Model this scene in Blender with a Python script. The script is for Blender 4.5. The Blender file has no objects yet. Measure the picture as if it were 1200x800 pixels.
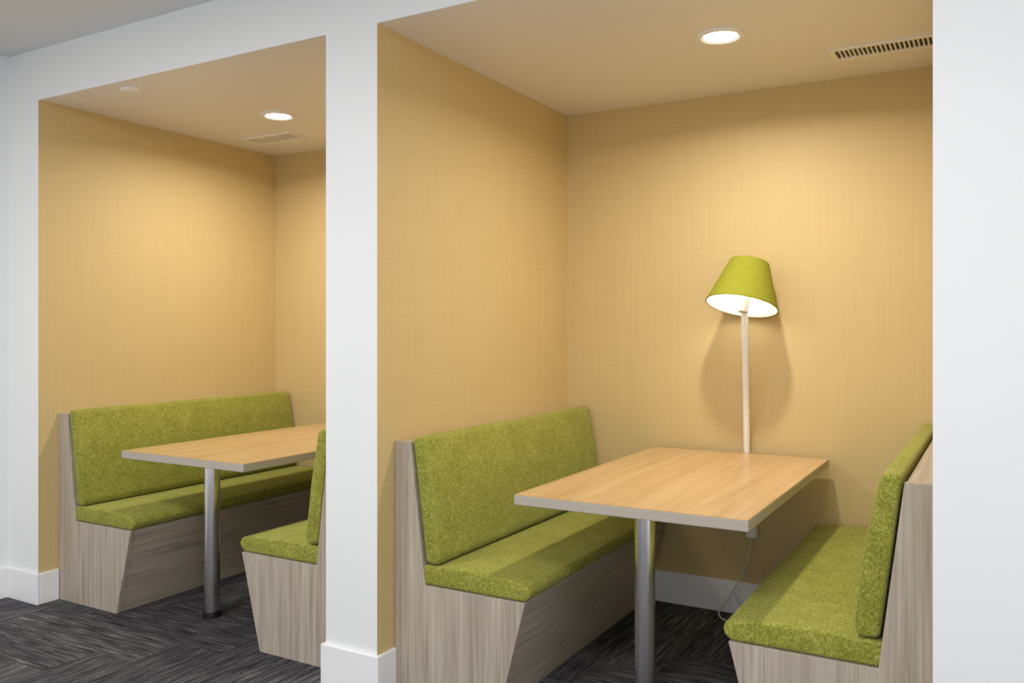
import bpy, bmesh, math, random
from mathutils import Vector, Matrix
random.seed(4)
sc = bpy.context.scene
C = bpy.data.collections.new("scene"); sc.collection.children.link(C)

# ------------------------------------------------------------ materials
def srgb(r, g, b):
    f = lambda c: (c/255/12.92) if c/255 <= .04045 else ((c/255+.055)/1.055)**2.4
    return (f(r), f(g), f(b), 1)

def mat(name):
    m = bpy.data.materials.new(name); m.use_nodes = True
    nt = m.node_tree
    return m, nt, nt.nodes['Principled BSDF']

def plain(name, col, rough=.5, metal=0, bump=0, bscale=200):
    m, nt, p = mat(name)
    p.inputs['Base Color'].default_value = col
    p.inputs['Roughness'].default_value = rough
    p.inputs['Metallic'].default_value = metal
    if bump:
        tc = nt.nodes.new('ShaderNodeTexCoord'); n = nt.nodes.new('ShaderNodeTexNoise')
        n.inputs['Scale'].default_value = bscale
        nt.links.new(tc.outputs['Object'], n.inputs['Vector'])
        b = nt.nodes.new('ShaderNodeBump'); b.inputs['Strength'].default_value = bump
        b.inputs['Distance'].default_value = .002
        nt.links.new(n.outputs['Fac'], b.inputs['Height']); nt.links.new(b.outputs['Normal'], p.inputs['Normal'])
    return m

def streak(nt, src, scale, detail=4, nscale=1.0, rough=.6):
    mp = nt.nodes.new('ShaderNodeMapping'); mp.inputs['Scale'].default_value = scale
    n = nt.nodes.new('ShaderNodeTexNoise'); n.inputs['Scale'].default_value = nscale
    n.inputs['Detail'].default_value = detail; n.inputs['Roughness'].default_value = rough
    nt.links.new(src, mp.inputs['Vector']); nt.links.new(mp.outputs['Vector'], n.inputs['Vector'])
    return n.outputs['Fac']

def addm(nt, a, b, wa, wb):
    m1 = nt.nodes.new('ShaderNodeMath'); m1.operation = 'MULTIPLY'; nt.links.new(a, m1.inputs[0]); m1.inputs[1].default_value = wa
    m2 = nt.nodes.new('ShaderNodeMath'); m2.operation = 'MULTIPLY_ADD'; nt.links.new(b, m2.inputs[0]); m2.inputs[1].default_value = wb
    nt.links.new(m1.outputs[0], m2.inputs[2]); return m2.outputs[0]

def ramp(nt, fac, stops):
    r = nt.nodes.new('ShaderNodeValToRGB'); e = r.color_ramp.elements
    e[0].position, e[0].color = stops[0]; e[1].position, e[1].color = stops[-1]
    for s in stops[1:-1]:
        x = e.new(s[0]); x.color = s[1]
    nt.links.new(fac, r.inputs['Fac']); return r.outputs['Color']

def layered(name, sc1, sc2, w1, w2, stops, rough=.5, bump=0.0, coord='Object', bdist=.002, spec=.5, sc3=None, w3=0):
    m, nt, p = mat(name)
    tc = nt.nodes.new('ShaderNodeTexCoord'); s = tc.outputs[coord]
    f = addm(nt, streak(nt, s, sc1), streak(nt, s, sc2), w1, w2)
    if sc3:
        f = addm(nt, f, streak(nt, s, sc3), 1, w3)
    nt.links.new(ramp(nt, f, stops), p.inputs['Base Color'])
    p.inputs['Roughness'].default_value = rough
    p.inputs['Specular IOR Level'].default_value = spec
    if bump:
        b = nt.nodes.new('ShaderNodeBump'); b.inputs['Strength'].default_value = bump; b.inputs['Distance'].default_value = bdist
        nt.links.new(f, b.inputs['Height']); nt.links.new(b.outputs['Normal'], p.inputs['Normal'])
    return m

M_white = plain('wall_paint_white', srgb(239, 241, 242), .55, 0, .05, 300)
M_trim = plain('trim_paint_white', srgb(245, 246, 247), .35)
M_ceil = plain('ceiling_paint', srgb(222, 224, 226), .7, 0, .05, 200)
M_ceil2 = plain('alcove_ceiling_paint', srgb(238, 236, 238), .32, 0, .04, 200)
M_paper = layered('linen_wallpaper', (3, 3, 260), (240, 240, 2.2), .5, .5,
                  [(.25, srgb(200, 175, 122)), (.5, srgb(208, 184, 131)), (.75, srgb(216, 193, 141))],
                  .6, .05, bdist=.001)
# chenille weave : fine slubs in two directions + mottling
M_fabric = layered('lime_tweed_fabric', (280, 90, 280), (130, 360, 130), .5, .5,
                   [(.40, srgb(86, 92, 32)), (.56, srgb(144, 145, 58)), (.72, srgb(192, 188, 104))],
                   .95, .45, bdist=.002, spec=.1, sc3=(12, 12, 12), w3=.12)
_p = M_fabric.node_tree.nodes['Principled BSDF']
_p.inputs['Sheen Weight'].default_value = .25; _p.inputs['Sheen Tint'].default_value = (.8, .85, .5, 1)
M_shade = layered('lime_lampshade_fabric', (200, 200, 200), (60, 60, 300), .5, .5,
                  [(.3, srgb(132, 134, 38)), (.7, srgb(158, 159, 58))], .9, .2, spec=.1)
gw = [(.26, srgb(142, 130, 115)), (.42, srgb(168, 156, 141)), (.58, srgb(188, 177, 162)), (.76, srgb(206, 196, 182))]
M_wood_v = layered('greywashed_oak_vertical', (50, 50, 1.5), (200, 200, 5), .65, .35, gw, .5, .06, bdist=.001)
M_wood_y = layered('greywashed_oak_lengthwise', (50, 1.5, 50), (200, 5, 200), .65, .35, gw, .5, .06, bdist=.001)
M_table = layered('table_laminate_oak', (26, 1.1, 26), (160, 4, 160), .6, .4,
                  [(.3, srgb(174, 137, 92)), (.48, srgb(198, 164, 116)), (.7, srgb(215, 185, 140))], .30, .03, bdist=.001)
M_edge = plain('table_edge_band', srgb(182, 173, 160), .45)
M_steel = plain('brushed_steel', srgb(232, 232, 234), .24, 1)
M_black = plain('dark_metal', srgb(40, 40, 42), .4, .6)
M_enamel = plain('white_enamel', srgb(246, 246, 246), .3)
M_cord = plain('white_cord', srgb(215, 212, 205), .5)
M_inner = plain('shade_lining_white', srgb(250, 249, 245), .8)
M_slot = plain('vent_slot_dark', srgb(70, 66, 60), .7)  # dark tone for the painted vent shade, also on the floor slab

def emis(name, col, s):
    m = bpy.data.materials.new(name); m.use_nodes = True; nt = m.node_tree
    nt.nodes.remove(nt.nodes['Principled BSDF'])
    e = nt.nodes.new('ShaderNodeEmission'); e.inputs['Color'].default_value = col; e.inputs['Strength'].default_value = s
    nt.links.new(e.outputs[0], nt.nodes['Material Output'].inputs['Surface']); return m
M_lens = emis('downlight_lens', (1, .95, .87, 1), 10)
M_bulb = emis('lamp_bulb', (1, .94, .85, 1), 5)

# carpet (UV based: u along plank)
def carpet():
    m, nt, p = mat('charcoal_carpet_planks')
    uv = nt.nodes.new('ShaderNodeUVMap'); uv.uv_map = 'UVMap'
    s = uv.outputs['UV']
    f = addm(nt, streak(nt, s, (5, 70, 1), 4), streak(nt, s, (70, 240, 1), 2), .7, .3)
    at = nt.nodes.new('ShaderNodeAttribute'); at.attribute_name = 'tone'
    f2 = nt.nodes.new('ShaderNodeMath'); f2.operation = 'MULTIPLY_ADD'
    nt.links.new(at.outputs['Fac'], f2.inputs[0]); f2.inputs[1].default_value = .06; nt.links.new(f, f2.inputs[2])
    c = ramp(nt, f2.outputs[0], [(.38, srgb(44, 43, 46)), (.50, srgb(78, 77, 81)), (.60, srgb(108, 106, 109)), (.74, srgb(165, 161, 161))])
    nt.links.new(c, p.inputs['Base Color']); p.inputs['Roughness'].default_value = .95
    p.inputs['Specular IOR Level'].default_value = .1
    b = nt.nodes.new('ShaderNodeBump'); b.inputs['Strength'].default_value = .7; b.inputs['Distance'].default_value = .004
    nt.links.new(f, b.inputs['Height']); nt.links.new(b.outputs['Normal'], p.inputs['Normal'])
    return m
M_carpet = carpet()

# ------------------------------------------------------------ mesh helpers
def finish(bm, name, mats, parent=None, bevel=0, seg=2, smooth=False, angle=30):
    bmesh.ops.recalc_face_normals(bm, faces=bm.faces)
    me = bpy.data.meshes.new(name); bm.to_mesh(me); bm.free()
    o = bpy.data.objects.new(name, me); C.objects.link(o)
    for mm in (mats if isinstance(mats, list) else [mats]): me.materials.append(mm)
    if bevel:
        b = o.modifiers.new('bevel', 'BEVEL'); b.width = bevel; b.segments = seg
        b.limit_method = 'ANGLE'; b.angle_limit = math.radians(angle); b.harden_normals = False
    if smooth:
        for f in me.polygons: f.use_smooth = True
    if parent:
        o.parent = parent; o.matrix_parent_inverse = Matrix.Translation(parent.location).inverted()
    return o

def empty(name, loc):
    e = bpy.data.objects.new(name, None); e.location = loc; e.empty_display_size = .1
    C.objects.link(e); return e

def add_box(bm, x0, x1, y0, y1, z0, z1, mi=0):
    v = [bm.verts.new((x, y, z)) for x in (x0, x1) for y in (y0, y1) for z in (z0, z1)]
    fs = [(0, 1, 3, 2), (4, 6, 7, 5), (0, 4, 5, 1), (2, 3, 7, 6), (0, 2, 6, 4), (1, 5, 7, 3)]
    out = []
    for f in fs:
        g = bm.faces.new([v[i] for i in f]); g.material_index = mi; out.append(g)
    return out

def box(name, x0, x1, y0, y1, z0, z1, mats, parent=None, bevel=0, seg=2, pick=None):
    bm = bmesh.new(); add_box(bm, x0, x1, y0, y1, z0, z1)
    bmesh.ops.recalc_face_normals(bm, faces=bm.faces)
    if pick:
        for f in bm.faces: f.material_index = pick(f.normal)
    return finish(bm, name, mats, parent, bevel, seg)

def prism(name, prof, y0, y1, mats, parent=None, bevel=0, seg=2, smooth=False, pick=None, ysegs=1, angle=30):
    bm = bmesh.new(); n = len(prof); rings = []
    for k in range(ysegs+1):
        y = y0+(y1-y0)*k/ysegs
        rings.append([bm.verts.new((x, y, z)) for x, z in prof])
    for k in range(ysegs):
        for i in range(n):
            j = (i+1) % n
            bm.faces.new((rings[k][i], rings[k][j], rings[k+1][j], rings[k+1][i]))
    bm.faces.new(rings[0]); bm.faces.new(rings[-1])
    bmesh.ops.recalc_face_normals(bm, faces=bm.faces)
    if pick:
        for f in bm.faces: f.material_index = pick(f.normal)
    return finish(bm, name, mats, parent, bevel, seg, smooth, angle)

def lathe(name, prof, loc, mats, parent=None, rot=None, seg=48, smooth=True, closed=False):
    """prof list of (r,z)"""
    bm = bmesh.new(); rings = []
    M = Matrix.Translation(loc) @ (rot or Matrix.Identity(4))
    for r, z in prof:
        if r < 1e-6: rings.append([bm.verts.new(M @ Vector((0, 0, z)))])
        else: rings.append([bm.verts.new(M @ Vector((r*math.cos(2*math.pi*i/seg), r*math.sin(2*math.pi*i/seg), z))) for i in range(seg)])
    pairs = list(zip(rings, rings[1:]))
    if closed: pairs.append((rings[-1], rings[0]))
    for a, b in pairs:
        for i in range(seg):
            j = (i+1) % seg
            if len(a) == 1 and len(b) == 1: continue
            if len(a) == 1: bm.faces.new((a[0], b[i], b[j]))
            elif len(b) == 1: bm.faces.new((a[i], a[j], b[0]))
            else: bm.faces.new((a[i], a[j], b[j], b[i]))
    o = finish(bm, name, mats, parent)
    if smooth:
        for f in o.data.polygons: f.use_smooth = True
        md = o.modifiers.new('es', 'EDGE_SPLIT'); md.split_angle = math.radians(35)
    return o

def tube(name, pts, r, m, parent=None, res=8):
    cu = bpy.data.curves.new(name, 'CURVE'); cu.dimensions = '3D'; cu.bevel_depth = r; cu.bevel_resolution = 4
    cu.use_fill_caps = True
    sp = cu.splines.new('NURBS'); sp.points.add(len(pts)-1)
    for p, c in zip(sp.points, pts): p.co = (*c, 1)
    sp.use_endpoint_u = True; sp.order_u = 3; sp.resolution_u = res
    o = bpy.data.objects.new(name, cu); C.objects.link(o); cu.materials.append(m)
    if parent:
        o.parent = parent; o.matrix_parent_inverse = Matrix.Translation(parent.location).inverted()
    return o

# ------------------------------------------------------------ dimensions
XL0 = -4.63                    # left room wall
A0, A1 = -4.36, -2.378         # left alcove opening
B0, B1 = -2.114, -0.162        # right alcove opening
XR = 1.6
YB = 1.68                      # back wall
ZA = 2.635                     # alcove ceiling
ZR = 2.90                      # room ceiling
YF = -5.0

# floor : herringbone carpet planks
def floor():
    bm = bmesh.new(); uvl = bm.loops.layers.uv.new('UVMap'); tone = bm.faces.layers.float.new('tone')
    W = .25; n = 4
    x0, x1, y0, y1 = XL0, XR, YF, YB
    def quad(a, b, c, d, horiz):
        if b*W < x0 or a*W > x1 or d*W < y0 or c*W > y1: return
        vs = [bm.verts.new((p*W, q*W, 0)) for p, q in ((a, c), (b, c), (b, d), (a, d))]
        f = bm.faces.new(vs); off = (random.random()*50, random.random()*50); f[tone] = random.random()-.5
        for l in f.loops:
            x, y = l.vert.co.x, l.vert.co.y
            l[uvl].uv = ((x if horiz else y)+off[0], (y if horiz else x)+off[1])
    for t in range(-8, 9):
        for k in range(-60, 60):
            ox, oy = n*t, -n*t
            quad(k+ox, k+n+ox, k+oy, k+1+oy, True)
            quad(k+ox, k+1+ox, k-2*n+1+oy, k-n+1+oy, False)
    for co, no in (((x0, 0, 0), (-1, 0, 0)), ((x1, 0, 0), (1, 0, 0)), ((0, y0, 0), (0, -1, 0)), ((0, y1, 0), (0, 1, 0))):
        bmesh.ops.bisect_plane(bm, geom=bm.verts[:]+bm.edges[:]+bm.faces[:], plane_co=co, plane_no=no, clear_outer=True)
    for f in bm.faces:
        if f.normal.z < 0: f.normal_flip()
    me = bpy.data.meshes.new('floor'); bm.to_mesh(me); bm.free()
    o = bpy.data.objects.new('floor', me); C.objects.link(o); me.materials.append(M_carpet)
floor()
box('floor_slab', XL0, XR, YF, YB+.1, -.12, -.004, M_slot)

paper_x = lambda n: 1 if abs(n.x) > .5 else 0
box('wall_left', XL0-.12, XL0, YF, YB+.1, 0, ZR, M_white)
box('wall_front_pier', XL0, A0, 0, YB, 0, ZA, [M_white, M_paper], pick=paper_x)
box('wall_divider', A1, B0, 0, YB, 0, ZA, [M_white, M_paper], pick=paper_x)
box('wall_right_pier', B1, XR, 0, YB, 0, ZA, [M_white, M_paper], pick=paper_x)
box('wall_back', XL0, XR, YB, YB+.1, 0, ZR, M_paper)
box('ceiling_alcove_soffit', XL0, XR, 0, YB, ZA, ZR, [M_white, M_ceil2], pick=lambda n: 1 if n.z < -.5 else 0)
box('ceiling', XL0-.12, XR, YF, YB+.1, ZR, ZR+.1, M_ceil)

# baseboards (profile with eased top)
bh, bt = .163, .016
def bb(name, x0, x1, y0, y1):
    return box(name, x0, x1, y0, y1, 0, bh, M_trim, bevel=.004)
bb('baseboard_left', XL0, XL0+bt, YF, 0)
bb('baseboard_front_pier', XL0+bt, A0+bt, -bt, 0)
bb('baseboard_front_pier_return', A0, A0+bt, 0, .105)
bb('baseboard_divider', A1-bt, B0+bt, -bt, 0)
bb('baseboard_divider_return_right', B0, B0+bt, 0, .105)
bb('baseboard_divider_return_left', A1-bt, A1, 0, .105)
bb('baseboard_right_pier', B1-bt, XR, -bt, 0)
bb('baseboard_right_pier_return', B1-bt, B1, 0, .105)
bb('baseboard_back_left_alcove', A0+.50, A1-.50, YB-bt, YB)
bb('baseboard_back_right_alcove', B0+.50, B1-.50, YB-bt, YB)

# ------------------------------------------------------------ benches
def bench(xw, s):
    y0, y1 = .108, YB-.018
    P = empty('booth_bench', (xw+s*.3, (y0+y1)/2, 0))
    g = .002
    X = lambda a: xw+s*(a+g)
    body = [(X(0), 0), (X(.480), 0), (X(.590), .430), (X(.148), .430), (X(.077), .985), (X(0), .985)]
    prism('bench_carcass', body, y0+.022, y1, [M_wood_y], P, .002)
    endp = [(X(0), 0), (X(.486), 0), (X(.598), .430), (X(.150), .430), (X(.079), .990), (X(0), .990)]
    prism('end_panel', endp, y0, y0+.020, [M_wood_v], P, .0015)
    seat = [(X(.128), .432), (X(.590), .432), (X(.612), .446), (X(.620), .470), (X(.608), .492), (X(.56), .505), (X(.35), .514), (X(.128), .508)]
    prism('seat_cushion', seat, y0+.004, y1-.004, M_fabric, P, .018, 5, True, ysegs=1, angle=35)
    back = [(X(.148), .518), (X(.205), .512), (X(.220), .54), (X(.190), .78), (X(.150), .992), (X(.136), 1.012), (X(.084), 1.010)]
    prism('back_cushion', back, y0+.004, y1-.004, M_fabric, P, .015, 5, True, angle=35)
    return P
bench(A0, 1); bench(A1, -1); bench(B0, 1); bench(B1, -1)

# ------------------------------------------------------------ tables
ZT = .82
def table(xc):
    hw = .436; y0, y1 = .14, 1.634
    P = empty('dining_table', (xc, (y0+y1)/2, 0))
    box('tabletop_core', xc-hw, xc+hw, y0, y1, ZT-.038, ZT-.0015, M_edge, P, .003)
    box('tabletop_laminate', xc-hw+.001, xc+hw-.001, y0+.001, y1-.001, ZT-.0015, ZT, M_table, P)
    leg = (xc+.01, .33, 0)
    lathe('leg_post', [(0, .012), (.038, .012), (.038, ZT-.05), (0, ZT-.05)], leg, M_steel, P)
    lathe('leg_foot', [(0, 0), (.046, 0), (.046, .008), (.041, .03), (0, .03)], leg, M_black, P)
    lathe('leg_top_plate', [(0, ZT-.052), (.075, ZT-.052), (.075, ZT-.0385), (0, ZT-.0385)], leg, M_steel, P)
    box('wall_cleat', xc-hw+.08, xc+hw-.08, y1-.04, y1-.005, ZT-.10, ZT-.039, M_wood_y, P, .002)
    return P
table(-3.44); table(-1.142)

# ------------------------------------------------------------ lamp
def lamp(x):
    yb = YB-.021
    P = empty('reading_lamp', (x, yb, .42))
    cx, cy, cz = x+.018, 1.485, 1.548
    tube('pole_lower', [(x+.025, yb, .42), (x+.012, yb, .62), (x, yb, .80)], .0145, M_enamel, P)
    tube('pole_upper', [(x, yb, .79), (x+.012, yb-.075, 1.2), (x+.030, cy+.01, 1.58)], .0165, M_enamel, P)
    box('lower_clamp', x+.0, x+.052, yb-.022, yb+.018, .40, .455, M_enamel, P, .004)
    rot = Matrix.Rotation(math.radians(-17.5), 4, 'X') @ Matrix.Rotation(math.radians(5.5), 4, 'Y')
    hb, ht, h = .172, .094, .225
    lathe('shade_outer', [(hb, 0), (ht, h), (ht-.003, h), (hb-.003, 0)], (cx, cy, cz), M_shade, P, rot, closed=True)
    lathe('shade_lining', [(hb-.0036, .001), (ht-.0036, h-.001), (0, h-.001)], (cx, cy, cz), M_inner, P, rot)
    lathe('shade_rim', [(hb+.001, 0), (hb+.001, .006), (hb-.004, .006), (hb-.004, 0)], (cx, cy, cz), M_shade, P, rot, closed=True)
    lathe('shade_cap', [(0, h), (ht, h)], (cx, cy, cz), M_shade, P, rot)
    lathe('bulb_socket', [(0, -.03), (.023, -.03), (.023, .05), (.014, .06), (0, .06)], (x+.030, cy, cz), M_cord, P, rot)
    lathe('bulb', [(0, .06), (.014, .062), (.03, .09), (.034, .115), (.026, .14), (0, .152)], (x+.022, cy+.01, cz), M_bulb, P, rot)
    tube('power_cord', [(x+.025, yb-.01, .41), (x+.02, yb-.02, .30), (x-.03, yb-.03, .18), (x-.10, yb-.05, .06), (x-.13, yb-.10, .012),
                        (x-.02, yb-.17, .005), (x+.06, yb-.10, .005), (x-.02, yb-.04, .02), (x-.06, yb-.02, .12)], .0035, M_cord, P)
    L = bpy.data.lights.new('lamp_bulb_light', 'POINT'); L.energy = .9; L.color = (1, .93, .82); L.shadow_soft_size = .03
    o = bpy.data.objects.new('lamp_bulb_light', L); o.location = Vector((cx, cy, cz)) + rot.to_3x3() @ Vector((-.03, -.04, .09)); C.objects.link(o)
    o.parent = P; o.matrix_parent_inverse = Matrix.Translation(P.location).inverted()
lamp(-1.10)

# ------------------------------------------------------------ ceiling fixtures
def downlight(x, y, e):
    P = empty('recessed_downlight', (x, y, ZA))
    lathe('trim_ring', [(.098, 0), (.096, -.008), (.078, -.010), (.066, -.003), (.066, 0)], (x, y, ZA), M_enamel, P)
    lathe('lens', [(0, -.0035), (.067, -.0035)], (x, y, ZA), M_lens, P)
    L = bpy.data.lights.new('downlight_light', 'AREA'); L.shape = 'DISK'; L.size = .11; L.energy = e; L.color = (1, .925, .82)
    L.spread = math.radians(163)
    o = bpy.data.objects.new('downlight_light', L); o.location = (x, y, ZA-.014); C.objects.link(o)
    o.parent = P; o.matrix_parent_inverse = Matrix.Translation(P.location).inverted()
downlight(-.99, .81, 19.5); downlight(-3.51, .86, 18)

def vent(x0, x1, y0, y1):
    P = empty('air_vent', ((x0+x1)/2, (y0+y1)/2, ZA))
    z = ZA; b = .022
    bm = bmesh.new()
    add_box(bm, x0, x1, y0, y0+b, z-.008, z-.0005); add_box(bm, x0, x1, y1-b, y1, z-.008, z-.0005)
    add_box(bm, x0, x0+b, y0+b, y1-b, z-.008, z-.0005); add_box(bm, x1-b, x1, y0+b, y1-b, z-.008, z-.0005)
    n = int((x1-x0-2*b)/.018)
    for i in range(1, n):
        x = x0+b+(x1-x0-2*b)*i/n
        add_box(bm, x-.003, x+.003, y0+b, y1-b, z-.007, z-.001)
    finish(bm, 'grille', M_enamel, P)
    box('grille_shade_sheet', x0+b, x1-b, y0+b, y1-b, z-.0009, z-.0003, M_slot, P)  # thin dark sheet, its colour stands in for shade behind the slats
vent(-.64, -.20, 1.21, 1.37); vent(-4.14, -3.74, 1.17, 1.34)
SP = empty('ceiling_sprinkler_cover', (-3.77, .12, ZA))
lathe('cover_plate', [(.052, 0), (.050, -.008), (.03, -.012), (0, -.012)], (-3.77, .12, ZA), M_enamel, SP)

# ------------------------------------------------------------ room lighting
w = bpy.data.worlds.new('world'); sc.world = w; w.use_nodes = True
bg = w.node_tree.nodes['Background']; bg.inputs['Color'].default_value = (.985, .985, 1, 1); bg.inputs['Strength'].default_value = 1.15
for i, (x, y) in enumerate(((-3.2, -1.9), (-.6, -1.9), (-1.9, -3.8))):  # unseen ceiling lamps, added as ambient fill for the front room
    P = empty('added_ceiling_fill', (x, y, ZR))
    box('added_fill_frame', x-.32, x+.32, y-.32, y+.32, ZR-.03, ZR-.001, M_enamel, P, .003)
    L = bpy.data.lights.new('added_fill_light', 'AREA'); L.shape = 'SQUARE'; L.size = .58; L.energy = 34; L.color = (1, .985, .96)
    o = bpy.data.objects.new('added_fill_light', L); o.location = (x, y, ZR-.035); C.objects.link(o)
    o.parent = P; o.matrix_parent_inverse = Matrix.Translation(P.location).inverted()

# ------------------------------------------------------------ camera
cam = bpy.data.cameras.new('camera'); co = bpy.data.objects.new('camera', cam); C.objects.link(co)
cam.sensor_width = 36; cam.lens = 997/1200*36; cam.shift_y = -15/1200; cam.clip_start = .02
co.location = (0, -2.624, 1.44); co.rotation_euler = (math.radians(90), 0, math.radians(29.85))
sc.camera = co
sc.view_settings.view_transform = 'Standard'; sc.view_settings.look = 'None'; sc.view_settings.exposure = 0
